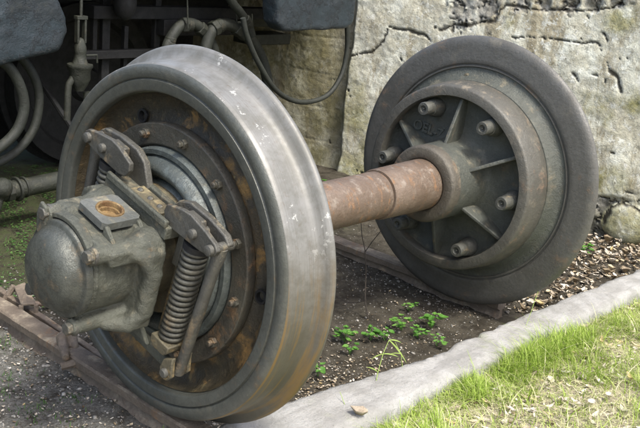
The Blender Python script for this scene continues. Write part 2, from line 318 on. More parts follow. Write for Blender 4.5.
S2, Z2 = SG+.010*wob+.004*wo3, ZG+.010*wo2+.006*wo3
rid = np.clip(1-9*np.abs(np.array([[fb(s*10, z*14, 13, 5) for z in zz] for s in ss])), 0, 1)
crack = np.zeros_like(SG)
for c, w in zip(cr, cw):
    for (a, b), (c_, d) in zip(c, c[1:]):
        L2 = (c_-a)**2+(d-b)**2; w = abs(w); t = np.clip(((S2-a)*(c_-a)+(Z2-b)*(d-b))/L2, 0, 1)
        crack = np.maximum(crack, np.clip(1.6*(1-np.hypot(S2-a-t*(c_-a), Z2-b-t*(d-b))/(w*np.clip(1.1+1.6*wo4, .6, 1.8))), 0, 1))
for (a, b), r in blobs: crack = np.maximum(crack, np.clip(2*(1-np.hypot((S2-a)*.9, Z2-b)/(r*(1+1.2*wob))), 0, 1))
moss = np.zeros_like(SG)
for (a, b), r, k in mossb: moss = np.maximum(moss, k*np.clip(1.5*(1-np.hypot(S2-a, Z2-b)/(r*(1+.9*wo2))), 0, 1))
moss = np.maximum(moss, .8*np.clip((.16+.1*wo2-ZG)/.12, 0, 1))
stone = np.zeros_like(SG)
for (a, b), r in stc: stone = np.maximum(stone, np.clip(2*(1-np.hypot(S2-a, Z2-b)/(r*(1+.9*wob))), 0, 1))
stone = np.maximum(stone, np.clip((ZG-1.13-.04*wo2)/.04, 0, 1)*.8)
stone = np.maximum(stone, np.clip((.145+.03*wo2-ZG)/.03, 0, 1)*(SG < .3)*np.clip((((SG-wpt(628, 224)[0])/.13)**2+((ZG-wpt(628, 224)[1])/.11)**2-1)*6, 0, 1))
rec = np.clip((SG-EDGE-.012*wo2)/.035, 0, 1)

joint = rec*(np.clip(.008-np.abs((ZG+.012*wo2+.02) % .21-.1), 0, 1)*60+0)
depth = .011*wo2+.002*wob+.0016*wo3-.010*crack-stone*(.010-.020*wo4-.010*wob+.020*rid)-.055*rec-.006*np.clip(joint, 0, 1)*rec
# the round foundation stone at the foot of the wall
bs, bz = wpt(628, 224); dd = 1-((SG-bs)/.125)**2-((ZG-bz)/.105)**2; depth += np.where(dd > 0, .035*np.sqrt(np.clip(dd, 0, 1)), 0)
P0 = WO+SG[..., None]*WD+depth[..., None]*WN
vs = np.concatenate([P0, ZG[..., None]], -1).reshape(-1, 3); nz = len(zz); ns = len(ss)
fs = [(i*nz+j, (i+1)*nz+j, (i+1)*nz+j+1, i*nz+j+1) for i in range(ns-1) for j in range(nz-1)]
# back, top and ends give the wall its thickness
n0 = len(vs); extra = []
for s, z in ((ss[0], zz[0]), (ss[-1], zz[0]), (ss[-1], zz[-1]), (ss[0], zz[-1])):
    p = WO+s*WD-.55*WN; extra.append((*p, z))
vs = vs.tolist()+extra
c00, c10, c11, c01 = 0, (ns-1)*nz, (ns-1)*nz+nz-1, nz-1
fs += [(n0, n0+3, n0+2, n0+1), (n0+3, *[i*nz+nz-1 for i in range(ns)], n0+2), (n0, *range(nz), n0+3), (n0+1, *range(c10, c10+nz), n0+2)]
me = bpy.data.meshes.new('stone_wall'); me.from_pydata(vs, [], fs); me.materials.append(M['wall']); me.shade_smooth(); me.set_sharp_from_angle(angle=1.2)
for nme, arr in (('moss', moss), ('crack', np.clip(crack*1.4-.1, 0, 1)), ('stone', stone), ('gap', rid*stone), ('recess_shade', np.clip(rec+.25, 0, 1)*0+rec)): setattr_(me, nme, np.concatenate([arr.ravel(), np.zeros(4)]))
w_ = bpy.data.objects.new('stone_wall', me); COL.objects.link(w_); tag(w_, 'old plastered stone wall with cracks, moss stains and bare rubble behind the wheelset', 'wall')
# ---------------------------------------------------------------- the wheelset
ws = thing('railway_wheelset', (.805, 0, -.01), 'rusty railway wheelset, two flanged wheels on one axle with a near axle box', 'wheelset')
nw = MB(lambda x, y, z: (x, y, z+ZC))
# near wheel: web
nw.rev([(.03, .09), (.03, .26), (.045, .30), (.058, .325), (.062, .345), (.05, .375), (.032, .388), (.02, .391)], 96)
near = nw.build('wheel', M['web'], ws, smooth=50, label='near wheel with polished tread, open rusty web and bolted ring')
t = MB(lambda x, y, z: (x, y, z+ZC))
t.rev([(.10, .393), (.008, .393), (.002, .396), (0, .400), (-.001, .4225), (.003, .4245), (.0045, .4265), (.001, .4285), (-.001, .431), (-.0005, .452), (.003, .4575), (.0065, .4605)], 160)
t.build('tyre_face', M['rim'], near, smooth=50)
t = MB(lambda x, y, z: (x, y, z+ZC))
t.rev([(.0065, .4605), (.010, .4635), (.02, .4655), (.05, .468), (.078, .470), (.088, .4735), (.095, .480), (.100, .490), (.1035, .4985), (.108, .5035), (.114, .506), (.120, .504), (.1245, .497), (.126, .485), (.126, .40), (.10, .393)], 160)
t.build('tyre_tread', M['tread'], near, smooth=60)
t = MB(lambda x, y, z: (x, y, z+ZC)); t.rev([(.045, .316), (.024, .316), (.020, .313), (.020, .262), (.024, .258), (.034, .256), (.04, .25)], 120)
t.build('bolted_ring', M['ring'], near, smooth=40, bevel=.0015)
t = MB(lambda x, y, z: (x, y, z+ZC)); t.rev([(.03, .256), (.012, .254), (.006, .250), (.006, .238), (.012, .234), (.014, .232)], 120)
t.build('retaining_ring', M['cover'], near, smooth=40)
t = MB(lambda x, y, z: (x, y, z+ZC)); t.rev([(.014, .233)]+[(.012-.030*math.sin(PI*k/12)**.8, .232-.055*k/12) for k in range(1, 12)]+[(.012, .176), (.0, .174), (-.01, .165), (-.02, .10), (-.03, .09)], 120)
t.build('bearing_cover', M['cover'], near, smooth=50, disp=.0035, dscale=.06, label='smooth grey-blue rounded cover around the axle')
# hub ring behind the axle box
t = MB(lambda x, y, z: (x, y, z+ZC)); t.rev([(-.002, .168), (-.022, .168), (-.028, .162), (-.028, .118), (-.10, .112), (-.12, .08)], 96); t.build('hub_collar', M['ochre'], near, smooth=40)
hexp = [(.0135*math.cos(PI/3*k), .0135*math.sin(PI/3*k)) for k in range(6)]
b0 = MB(); b0.rev([(.004, .019), (.0, .0185), (-.001, .012)], 20); b0.prism(hexp, -.013, 0); b0.rev([(-.012, .0085), (-.022, .0085), (-.024, .006), (-.024, 0)], 12)
bo = None
for k in range(12):
    a = math.radians(73.8+29.5*k) if k < 6 else math.radians(73.8+29.5*5+30.5*(k-5)); p = (.012, .289*math.cos(a), ZC+.289*math.sin(a))
    if bo is None:
        bo = b0.build('ring_bolt', M['ring'], near, bevel=.001); off = np.array(WORLD[bo.name]); WORLD[bo.name] = p; bo.location = np.array(p)-WORLD[near.name]
    else: inst(bo, p, near, (a, 0, 0))
# hole and stamped clip on the web
for k, (ang, rr) in enumerate(((66, .338), (186, .338), (306, .338))):
    a = math.radians(ang); t = MB(); t.rev([(.050, .019), (.047, .018), (.047, .013), (.062, .012), (.062, 0)], 20, rr*math.cos(a), ZC+rr*math.sin(a)); t.build('web_hole', M['black'], near)

# axle
t = MB(lambda x, y, z: (x, y, z+ZC))
t.rev([(.06, .12), (.20, .118), (.215, .112), (.22, .095), (.24, .0805), (.26, .0785), (.60, .0775), (.9135, .0785), (.915, .072), (.919, .072), (.9205, .083), (.924, .0855), (1.05, .0885), (1.17, .0905), (1.30, .0905)], 72)
axl = t.build('axle', M['axle'], ws, smooth=40, disp=.0012, dscale=.03, label='rusty brown round axle joining the two wheels')
# far wheel
t = MB(lambda x, y, z: (x, y, z+ZC))
t.rev([(1.215, .138), (1.30, .139), (1.352, .141), (1.372, .148), (1.385, .165), (1.388, .20), (1.388, .262), (1.384, .285), (1.374, .297), (1.362, .300)], 120)
far = t.build('wheel', M['hub'], ws, smooth=45, disp=.0016, dscale=.03, label='far wheel seen from its inner side with ribbed green-black centre and six studs')
t = MB(lambda x, y, z: (x, y, z+ZC))
t.rev([(1.372, .3005), (1.332, .302), (1.328, .305), (1.327, .334), (1.331, .340), (1.336, .342), (1.405, .350), (1.436, .353), (1.443, .350), (1.446, .345)], 140)
t.build('brake_drum', M['drum'], far, smooth=45, disp=.0008, dscale=.02)
t = MB(lambda x, y, z: (x, y, z+ZC))
t.rev([(1.498, .388), (1.497, .396), (1.487, .3985), (1.484, .401), (1.484, .405), (1.489, .4065), (1.489, .4095), (1.484, .412), (1.482, .416), (1.483, .43), (1.4835, .478), (1.485, .490), (1.488, .499), (1.493, .507), (1.499, .512), (1.503, .513), (1.508, .508), (1.514, .49), (1.522, .478), (1.54, .472), (1.60, .468), (1.607, .462), (1.61, .45), (1.61, .395), (1.50, .39)], 170)
t.build('tyre', M['face'], far, smooth=45)
t = MB(lambda x, y, z: (x, y, z+ZC)); t.rev([(1.444, .34), (1.446, .353), (1.456, .359), (1.472, .367), (1.484, .378), (1.489, .392), (1.490, .399)], 140); t.build('inner_web', M['hub'], far, smooth=45)
t = MB(lambda x, y, z: (x, y, z+ZC)); t.rev([(1.53, .395), (1.53, .12), (1.62, .11), (1.62, 0)], 90); t.build('outer_web', M['face'], far, smooth=45)
def radial(poly, th, ang):            # poly [(x, r)], plate of thickness th in the plane through the axle
    a = math.radians(ang); c, s = math.cos(a), math.sin(a); m = MB()
    for k in (-1, 1): m.v += [(x, r*c-k*th/2*s, ZC+r*s+k*th/2*c) for x, r in poly]
    n = len(poly); m.f = [tuple(range(n)), tuple(range(n, 2*n))[::-1]]+[(i, (i+1) % n, n+(i+1) % n, n+i) for i in range(n)]; return m
t = MB(lambda x, y, z: (x, y, z+ZC)); t.rev([(1.19, .088), (1.178, .094), (1.176, .098), (1.176, .128), (1.180, .134), (1.188, .1375), (1.222, .1385)], 100); t.build('hub_collar', M['collar'], far, smooth=45, disp=.001, dscale=.03)
for ang in (33, 92, 152, 214, 272, 332):
    radial([(1.395, .13), (1.285, .132), (1.30, .17), (1.352, .298), (1.395, .306)], .014, ang).build('rib', M['hub'], far, bevel=.004, seg=3)
stp = MB(); stp.rev([(.09, .036), (.062, .033), (.05, .0265), (.046, .0275), (.045, .0250), (.004, .0245), (0, .022), (0, .013), (.006, .010), (.008, .004), (.008, 0)], 28)
stp.rev([(.008, .0035), (.003, .0035), (.001, .002), (.001, 0)], 8)
st0 = None
for ang in (66, 123, -176, -116, -54, 5):
    a = math.radians(ang); p = (1.29, .264*math.cos(a), ZC+.264*math.sin(a))
    if st0 is None:
        st0 = stp.build('stud', M['stud'], far, smooth=40); sv = np.array(WORLD[st0.name]); o = np.array(p)+sv; WORLD[st0.name] = o; st0.location = o-WORLD[far.name]
    else: inst(st0, np.array(p)+sv, far, (a, 0, 0))
# drain plug and rust flake on the drum
t = MB(); P_ = at(467, 76, 0, 1.478); t.rev([(1.490, .012), (1.474, .011), (1.470, .007), (1.470, 0)], 10, P_[1], P_[2]); t.build('rivet', M['ochre'], far)
# raised casting mark on the hub web
cu = bpy.data.curves.new('mark', 'FONT'); cu.body = 'OEL-7'; cu.size = .052; cu.extrude = .003; cu.bevel_depth = .0015; cu.space_character = 1.0; cu.align_x = 'CENTER'; cu.align_y = 'CENTER'
tmp = bpy.data.objects.new('mark', cu); COL.objects.link(tmp); bpy.context.view_layer.update()
mm = bpy.data.meshes.new_from_object(tmp.evaluated_get(bpy.context.evaluated_depsgraph_get())); bpy.data.objects.remove(tmp)
mm.materials.clear(); mm.materials.append(M['hub']); nm = bpy.data.objects.new('casting_mark', mm); COL.objects.link(nm)
P_ = at(428, 129, 0, 1.385); place(nm, P_, far); nm.rotation_euler = Matrix(((0, 0, -1), (-math.cos(.12), -math.sin(.12), 0), (-math.sin(.12), math.cos(.12), 0))).to_euler()
# ---- axle box (all in the turned frame)
body = MB(loc)
body.rev([(-.265, 0), (-.265, .112), (-.10, .112), (-.10, 0)], 48)
body.box(-.262, -.10, -.090, .090, 0, .118)
for y, z in ((-.094, .096), (.086, .10), (-.082, -.112), (.082, -.112)):
    body.rev([(-.284, 0), (-.284, .019), (-.27, .021), (-.20, .022), (-.165, .030), (-.145, .040), (-.10, .042), (-.10, 0)], 24, y, z)
rs = [(-.150, .100), (-.125, .128), (.12, .135), (.150, .11), (.155, -.09), (.13, -.125), (-.128, -.135), (-.155, -.11)]
body.prism(rs, -.145, -.105)
body.tube([(-.20, -.10, .10), (-.15, -.125, .085), (-.125, -.14, .04), (-.125, -.142, -.07), (-.15, -.125, -.11), (-.20, -.095, -.118)], [.014, .022, .024, .024, .026, .016], 14)
body.box(-.24, -.12, -.122, -.055, .07, .108)
body.rev([(-.282, .100), (-.282, .124), (-.262, .128), (-.255, .115)], 60)
body.box(-.25, -.12, .05, .10, .06, .125)
ab = body.build('axle_box', M['cast'], ws, remesh=.0038, disp=.0035, dscale=.02, sm=3, label='grey-green cast axle box with a domed end and a round filler hole on top')
t = MB(lambda x, y, z: (x, y, z+ZC))
t.rev([(-.270, .118), (-.284, .1175), (-.2875, .114), (-.288, .106), (-.291, .1025), (-.298, .0990), (-.308, .0945), (-.318, .087), (-.3265, .076), (-.3325, .061), (-.3365, .042), (-.338, .02), (-.3385, 0)], 96)
t.build('end_cap', M['cap'], ab, smooth=50, disp=.0015, dscale=.05, label='rounded dome cap with flaked grey paint')
hb = MB(); hx = [(.0165*math.cos(PI/3*k), .0165*math.sin(PI/3*k)) for k in range(6)]; hb.prism(hx, -.020, 0); hb.rev([(.004, .021), (-.003, .0205), (-.004, .012)], 20)
h0 = None
for y, z in ((.088, .10), (-.096, .097), (-.083, -.115), (.083, -.115)):
    p = np.array(loc(-.284, y, z))
    if h0 is None:
        h0 = hb.build('cover_bolt', M['lever'], ab, bevel=.0025, seg=3); WORLD[h0.name] = p; h0.location = p-WORLD[ab.name]
    else: inst(h0, p, ab, (y*9, 0, 0))
# lug tabs by the bolts
t = MB(loc); t.prism([(.105, .125), (.112, .09), (.10, .045), (.078, .04), (.070, .085), (.080, .12)], -.292, -.282); t.build('bolt_lug', M['cast'], ab, bevel=.004, seg=3)
# filler pad with a round hole
t = MB(loc); n = 32; cx, cy, r = -.176, -.002, .0335; x0, x1, y0, y1, z0, z1 = -.228, -.122, -.056, .054, .128, .1465
sq = []
for k in range(n):
    a = 2*PI*k/n+PI/n; c, s = math.cos(a), math.sin(a); m_ = max(abs(c), abs(s)); u, v_ = c/m_, s/m_; sq.append((x0+(x1-x0)*(u+1)/2, y0+(y1-y0)*(v_+1)/2))
ci = [(cx+r*math.cos(2*PI*k/n+PI/n), cy+r*math.sin(2*PI*k/n+PI/n)) for k in range(n)]
vs = [(x, y, z1) for x, y in sq]+[(x, y, z1) for x, y in ci]+[(x, y, z0) for x, y in ci]+[(x, y, z0) for x, y in sq]
fs = [(b_*n+k, b_*n+(k+1) % n, c_*n+(k+1) % n, c_*n+k) for b_, c_ in ((0, 1), (1, 2), (2, 3), (3, 0)) for k in range(n)]
t.add(vs, fs); t.build('filler_pad', M['pad'], ab, smooth=30)
def zrev(prof, cx, cy, n=40):           # round the turned frame's own vertical
    m = MB(loc); vs = [(cx+r*math.cos(2*PI*k/n), cy+r*math.sin(2*PI*k/n), z) for z, r in prof for k in range(n)]
    return m.add(vs, [(i*n+k, i*n+(k+1) % n, (i+1)*n+(k+1) % n, (i+1)*n+k) for i in range(len(prof)-1) for k in range(n)])
zrev([(.1455, .0345), (.1495, .0335), (.1505, .031), (.1485, .0275), (.141, .026), (.138, .0262), (.137, .0225), (.128, .0215), (.126, .018), (.125, 0.0005)], cx, cy).build('filler_neck', M['brass'], ab, smooth=40, label='brassy rust-rimmed round oil filler hole')
t = MB(loc); t.add([(-.226, -.054, .141), (-.124, -.054, .141), (-.115, -.098, .108), (-.205, -.100, .108), (-.226, -.054, .110), (-.124, -.054, .110), (-.115, -.098, .09), (-.205, -.1, .09)], [(0, 3, 7, 4), (0, 1, 2, 3), (1, 5, 6, 2), (3, 2, 6, 7), (4, 5, 1, 0)])
t2 = MB(loc); t2.prism([(-.052, .141), (-.060, .141), (-.112, .104), (-.104, .098), (-.052, .118)], -.226, -.214); t2.build('pad_web', M['cast'], ab, bevel=.003); t2 = MB(loc); t2.prism([(-.052, .141), (-.060, .141), (-.108, .108), (-.104, .098), (-.052, .118)], -.136, -.124); t2.build('pad_web', M['cast'], ab, bevel=.003)
# curved rib on the top shoulder of the box
t = MB(loc)
for rr, xx in ((.128, -.268),):
    t.rev([(xx-.012, rr-.006), (xx-.012, rr+.004), (xx+.012, rr+.006), (xx+.014, rr-.006)], 24, 0, 0, False, math.radians(38), math.radians(132))
t.build('shoulder_rib', M['cast'], ab, bevel=.002)
# ---- cross beam over the box with rivets
t = MB(loc); t.prism([(-.135, .128), (-.135, .162), (.115, .162), (.115, .128)], -.112, -.030); t.box(-.116, -.104, -.13, .11, .158, .178); t.box(-.052, -.036, -.12, .10, .158, .178)
cb = t.build('cross_beam', M['cast'], ws, bevel=.004, seg=3, disp=.002, dscale=.03, label='riveted flat beam across the back of the axle box')
t = MB(loc); t.box(-.100, -.056, -.085, .035, .160, .171); t.build('riveted_strip', M['ochre'], cb, bevel=.002)
rv = None
for y in (.018, -.022, -.060):
    p = np.array(loc(-.079, y, .1705))
    m_ = MB(); m_.add([], [])
    if rv is None:
        m_ = MB(lambda x, y_, z: (x+p[0], y_*math.cos(PHI)-z*math.sin(PHI)+p[1], y_*math.sin(PHI)+z*math.cos(PHI)+p[2])); m_.ball((0, 0, 0), (.0085, .0085, .006), 8); rv = m_.build('rivet', M['lever'], cb)
    else: inst(rv, p, cb)
# ---- spring hangers, one each end of the beam
def hanger(sg, label):
    D, ZO = (.042, .020) if sg > 0 else (0, 0)          # the left hanger sits closer in and higher
    lh = lambda x, y, z: loc(x, y, z+ZO)
    Q = lambda poly: [(sg*(y-D), z) for y, z in poly]
    e = MB(lh); e.prism(Q([(.058, .150), (.094, .205), (.13, .222), (.20, .222), (.262, .212), (.282, .196), (.272, .178), (.24, .172), (.18, .160), (.13, .135), (.09, .128)]), -.058, -.038)
    arm = e.build('spring_hanger', M['lever'], ws, bevel=.004, seg=3, label=label)
    t = MB(lh); t.prism(Q([(.288, .194), (.284, .180), (.272, .170), (.240, .163), (.215, .161), (.13, .158), (.105, .165), (.094, .185), (.098, .205), (.150, .222), (.181, .226), (.236, .216), (.276, .205)]), -.098, -.084)
    t.build('lever_plate', M['lever'], arm, bevel=.003, seg=3)
    t = MB(lh); t.prism(Q([(.14, .158), (.15, .215), (.20, .215), (.225, .165), (.225, .15), (.14, .15)]), -.080, -.061); t.build('spring_head', M['lever'], arm, bevel=.003)
    for y, z, r_ in ((.268, .186, .0125), (.205, .190, .0115)):
        t = MB(lh); t.rev([(-.110, 0), (-.110, r_*.6), (-.108, r_), (-.098, r_+.001), (-.034, r_), (-.032, 0)], 18, sg*(y-D), z); t.build('pin', M['lever'], arm, smooth=40)
    # coil spring
    y_, r_, zt, zb, nc = sg*(.196-D), .0265, .138, -.128, 17
    pts = [lh(-.064+r_*math.cos(a), y_+r_*math.sin(a), zb+(zt-zb)*a/(2*PI*nc)) for a in np.linspace(0, 2*PI*nc, nc*20)]
    t = MB(); t.tube(pts, .0068, 8); t.build('coil_spring', M['spring'], arm, smooth=80)
    t = MB(lh); t.tube([(-.064, y_, zb), (-.064, y_, zt)], .012, 10); t.tube([(-.064, y_, zt-.002), (-.064, y_, zt+.014)], .034, 20); t.build('spring_core', M['black'], arm)
    t = MB(lh); t.prism([(y_-.034, -.128), (y_+.034, -.128), (y_+.034, -.146), (y_+.022, -.160), (y_-.022, -.160), (y_-.034, -.146)], -.100, -.030); t.build('spring_seat', M['ochre'], arm, bevel=.003)
    t = MB(lh); t.box(-.052, -.040, min(sg*(.150-D), sg*(.164-D)), max(sg*(.150-D), sg*(.164-D)), -.13, .15); t.box(-.075, -.04, min(sg*(.14-D), sg*(.160-D)), max(sg*(.14-D), sg*(.160-D)), .06, .15); t.build('guide_bar', M['spring'], arm, bevel=.002)
    # housing plate beside the coil
    if sg > 0: t = MB(loc); t.prism([(.205, .176), (.118, .183), (.112, .150), (.125, .100), (.148, .092), (.152, .139), (.190, .158)], -.078, -.050)
    else: t = MB(loc); t.prism([(-.125, .151), (-.166, .147), (-.160, .087), (-.156, -.091), (-.162, -.140), (-.141, -.144), (-.143, .029), (-.136, .112)], -.062, -.040)
    t.build('housing_plate', M['ochre' if sg < 0 else 'lever'], arm, bevel=.003)
    # tie rod
    t = MB(lh); t.tube([(-.066, sg*(.268-D), .186), (-.066, sg*(.268-D), .15), (-.066, sg*(.266-D), .13), (-.066, sg*(.256-D), -.16), (-.066, sg*(.250-D), -.195)], [.017, .0165, .0145, .0145, .018], 18); t.build('tie_rod', M['lever'], arm, smooth=50)
    for xx in (-.098, -.046):
        t = MB(lh); cy_, cz_ = sg*(.240-D), -.196
        pl = [(cy_+.022*math.cos(a), cz_+.022*math.sin(a)) for a in np.linspace(-PI*.85, PI*.15, 9)] if sg > 0 else [(cy_+.022*math.cos(a), cz_+.022*math.sin(a)) for a in np.linspace(-PI*.15-PI, -PI*.15+.3, 9)]
        pl = [(cy_-.024, cz_), (cy_-.012, cz_-.018), (cy_, cz_-.023), (cy_+.014, cz_-.018), (cy_+.024, cz_), (cy_+.018, cz_+.03), (cy_-sg*-.012, cz_+.052), (cy_-.014, cz_+.034)]
        t.prism(pl, xx, xx+.012); t.build('clevis_plate', M['ochre'], arm, bevel=.003)
    t = MB(lh); t.rev([(-.108, 0), (-.108, .009), (-.105, .0125), (-.098, .0125), (-.028, .0125), (-.028, 0)], 18, sg*(.240-D), -.196); t.build('clevis_pin', M['lever'], arm, smooth=40)
    return arm
hanger(1, 'spring hanger at the left end of the beam, mostly behind the axle box')
hanger(-1, 'spring hanger at the right end of the beam with its whole coil spring in view')
t = MB(loc); t.box(-.074, -.056, -.235, .235, -.215, -.185); t.prism([(.10, -.19), (.06, -.11), (-.06, -.11), (-.15, -.185)], -.09, -.076); t.build('lower_link', M['cast'], ws, bevel=.004)
# ---------------------------------------------------------------- rails
def rail(x, y0, y1, mat, label, seed):
    p = [(-.042, -.10), (-.042, -.092), (-.012, -.066), (-.008, -.040), (-.030, -.030), (-.033, -.006), (-.027, 0), (.027, 0), (.033, -.006), (.030, -.030), (.008, -.040), (.012, -.066), (.042, -.092), (.042, -.10)]
    ys = np.arange(y0, y1, .02); vs = []
    for y in ys:
        d = .004*fb(y*6, seed, 0); vs += [(x+u+d+.0015*fb(y*30, u*40, seed), y, z-.001+.0025*fb(y*25, u*60, seed+2)*(z < -.003)) for u, z in p]
    n = len(p); fs = [(i*n+k, i*n+(k+1) % n, (i+1)*n+(k+1) % n, (i+1)*n+k) for i in range(len(ys)-1) for k in range(n)]+[tuple(range(n)), tuple(range((len(ys)-1)*n, len(ys)*n))]
    m = MB(); m.add(vs, fs); return tag(m.build('rail', mat, smooth=40), label, 'rail', 'short rails under the wheelset')
rail(.045, -.17, .98, M['rail'], 'rusty rail under the near wheel, running out to the left', 3)
rail(1.555, -.20, 1.0, M['rail'], 'rusty rail under the far wheel, seen below the axle', 8)
# guard strip alongside the near rail
t = MB(); ys = np.arange(.30, 1.15, .025); vs = []
for y in ys:
    d = .006*fb(y*5, 4); z = -.018+.003*fb(y*9, 2); xx = .100+.03*(y-.5)+d; vs += [(xx, y, z-.03), (xx, y, z), (xx+.022, y, z), (xx+.022, y, z-.03)]
t.add(vs, [(i*4+k, i*4+(k+1) % 4, (i+1)*4+(k+1) % 4, (i+1)*4+k) for i in range(len(ys)-1) for k in range(4)]+[(0, 1, 2, 3), tuple(len(vs)-4+k for k in range(4))])
tag(t.build('iron_strip', M['rail'], bevel=.003), 'thin rusty iron strip lying beside the near rail', 'iron strip')
# scrap bracket and pipe left of the axle box
e = thing('iron_bracket', (*at(20, 300, 2, -.03)[:2], -.06), 'small bent iron bracket lying beyond the near rail', 'bracket')
a_ = at(13, 284, 2, .03); b_ = at(36, 308, 2, .03); c_ = at(24, 281, 2, .03); d_ = at(44, 303, 2, .03)
def slab(pts, th, nrm=(0, 0, -1)):
    m = MB(); P = [np.array(p, float) for p in pts]; n = len(P); q = np.array(nrm)*th; m.add([tuple(p) for p in P]+[tuple(p+q) for p in P], [tuple(range(n)), tuple(range(n, 2*n))[::-1]]+[(i, (i+1) % n, n+(i+1) % n, n+i) for i in range(n)]); return m
pa, pb, pc, pd = [at(u, v, 2, .015) for u, v in ((14, 286), (21, 304), (36, 303), (25, 282))]
slab([pa, pb, pc, pd], .008).build('plate', M['rail'], e, bevel=.002)
t = MB(); t.tube([pb+[0, 0, -.006], pb+[0, 0, -.075]], .008, 8); t.build('leg', M['rail'], e); t = MB(); t.tube([pc+[0, 0, -.006], pc+[0, 0, -.075]], .008, 8); t.build('leg', M['rail'], e); t = MB(); t.tube([pa, at(4, 301, 2, -.04), at(-8, 312, 2, -.055)], .011, 8); t.build('leg', M['rail'], e)
t = MB(); t.tube([at(28, 303, 2, -.03), at(40, 304, 2, -.035), at(54, 303, 2, -.05)], .009, 10); tag(t.build('rusty_bar', M['axle']), 'short rusty bar on the gravel behind the end cap', 'bar')
# clamp on the rail just below the axle box
e = thing('rail_clamp', (*at(72, 345, 2, -.03)[:2], -.06), 'rusty two-lobed clamp gripping the near rail below the axle box', 'clamp')
t = MB(); q1 = at(62, 338, 2, .02); q2 = at(72, 333, 2, .03); q3 = at(66, 358, 2, .0)
t.ball(q1, (.018, .018, .022), 8); t.ball(q2, (.018, .016, .016), 8); t.tube([q1, at(64, 350, 2, .0), q3], [.014, .016, .012], 10); t.tube([q2, at(74, 346, 2, .0), at(80, 356, 2, -.03)], [.013, .014, .012], 10)
t.build('jaw', M['rail'], e, remesh=.004, disp=.008, dscale=.02)
t = MB(); t.tube([q3+[-.01, .01, -.03], q3+[.03, -.01, -.02], q3+[.07, .0, -.04]], [.012, .014, .010], 8); t.build('wedge', M['rail'], e, disp=.006, dscale=.02)
# ---------------------------------------------------------------- locomotive behind
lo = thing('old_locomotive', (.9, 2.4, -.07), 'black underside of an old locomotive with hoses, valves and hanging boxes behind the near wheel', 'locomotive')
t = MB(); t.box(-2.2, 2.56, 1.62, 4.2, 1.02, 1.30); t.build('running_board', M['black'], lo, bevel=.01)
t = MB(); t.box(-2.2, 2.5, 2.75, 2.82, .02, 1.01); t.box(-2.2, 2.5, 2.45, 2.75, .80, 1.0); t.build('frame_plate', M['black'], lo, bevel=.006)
def A(px, py, Y=1.75): return at(px, py, 1, Y)
def poly_box(pts, Y, d):
    P = [A(u, v, Y) for u, v in pts]; return slab(P, d, (0, 1, 0))
b1 = poly_box([(-60, -40), (55, -40), (60, 0), (68, 18), (70, 33), (62, 52), (0, 67), (-60, 76)], 1.55, .22).build('tool_box', M['blue'], lo, bevel=.022, seg=4, remesh=.011, disp=.016, dscale=.10, sm=6, label='blue-grey flaking box at the far left')
b2 = poly_box([(277, -40), (362, -42), (357, 8), (354, 24), (346, 29), (284, 32), (279, 24)], 1.35, .12).build('air_tank', M['blue'], lo, bevel=.014, seg=4, remesh=.010, disp=.013, dscale=.08, sm=4, label='blue-grey flaking box above the looped hose')
def hose(name, pts, r, Y=1.6, mat='hose', lab=None, end=()):
    P = [A(u, v, Y) for u, v in pts]; P += [P[-1]+np.array(e_) for e_ in end]; Q = []
    for i in range(len(P)-1):
        p0, p1, p2, p3 = P[max(i-1, 0)], P[i], P[i+1], P[min(i+2, len(P)-1)]
        for k in range(8): u = k/8; Q.append(.5*((2*p1)+(-p0+p2)*u+(2*p0-5*p1+4*p2-p3)*u*u+(-p0+3*p1-3*p2+p3)*u**3))
    Q.append(P[-1]); m = MB(); m.tube(Q, r, 14); return m.build(name, M[mat], lo, smooth=60, label=lab)
hose('air_hose', [(243, 18), (247, 36), (258, 62), (276, 90), (300, 102), (326, 96), (341, 76), (347, 50), (347, 26)], .0135, 1.42, lab='long hose hanging in a loop in front of the wall')
hose('air_hose', [(-12, 55), (8, 66), (20, 86), (24, 108), (17, 130), (0, 147), (-22, 158), (-50, 160)], .022, 1.62, end=[(-.15, .12, .06), (-.28, .5, .25), (-.3, 1.0, .45)])
hose('air_hose', [(14, 50), (28, 66), (37, 84), (39, 104), (34, 128), (20, 148), (0, 162), (-25, 168), (-55, 168)], .019, 1.70, end=[(-.15, .12, .06), (-.28, .5, .25), (-.3, 1.0, .45)])
hose('air_hose', [(166, 60), (168, 44), (180, 26), (194, 24), (206, 34), (214, 50), (219, 80)], .027, 1.75, end=[(.03, .06, -.12), (.06, .4, -.16), (.08, .95, .0)])
hose('air_hose', [(203, 78), (205, 52), (212, 31), (224, 24), (238, 29), (253, 43), (263, 62), (268, 90)], .030, 1.72, end=[(.03, .08, -.10), (.06, .4, -.12), (.0, .95, .1)])
hose('air_hose', [(215, -40), (224, -14), (232, 2), (240, 12), (248, 24), (252, 36)], .022, 1.66)
hose('steam_pipe', [(-20, 196), (22, 188), (60, 180), (120, 167), (200, 150)], .040, 1.62, 'fit', 'thick horizontal pipe low at the left')
for k, (u, v, r, w) in enumerate(((8, 191, .048, .03), (17, 189, .054, .012), (24, 187, .047, .010))):
    c = A(u, v, 1.62); d = A(u+3, v-.7, 1.62)-c; d /= np.linalg.norm(d); t = MB(); t.tube([c-d*w/2, c+d*w/2], r, 8 if k == 0 else 20); t.build('pipe_flange', M['fit'], lo, bevel=.003)
c = A(2, 188, 1.6); t = MB(); t.ball(c, .045, 10); t.tube([c, c+np.array([-.03, 0, -.10])], .02, 10); t.build('pipe_elbow', M['fit'], lo, remesh=.006, disp=.008)
for u in (-60, 105):
    a_ = A(u, 196-u*.12, 1.62); t = MB(); t.tube([a_+[0, 0, -.03], a_+[0, .03, .05], a_+[0, .5, .35], a_+[0, 1.2, .75]], .014, 8); t.build('pipe_stay', M['black'], lo)
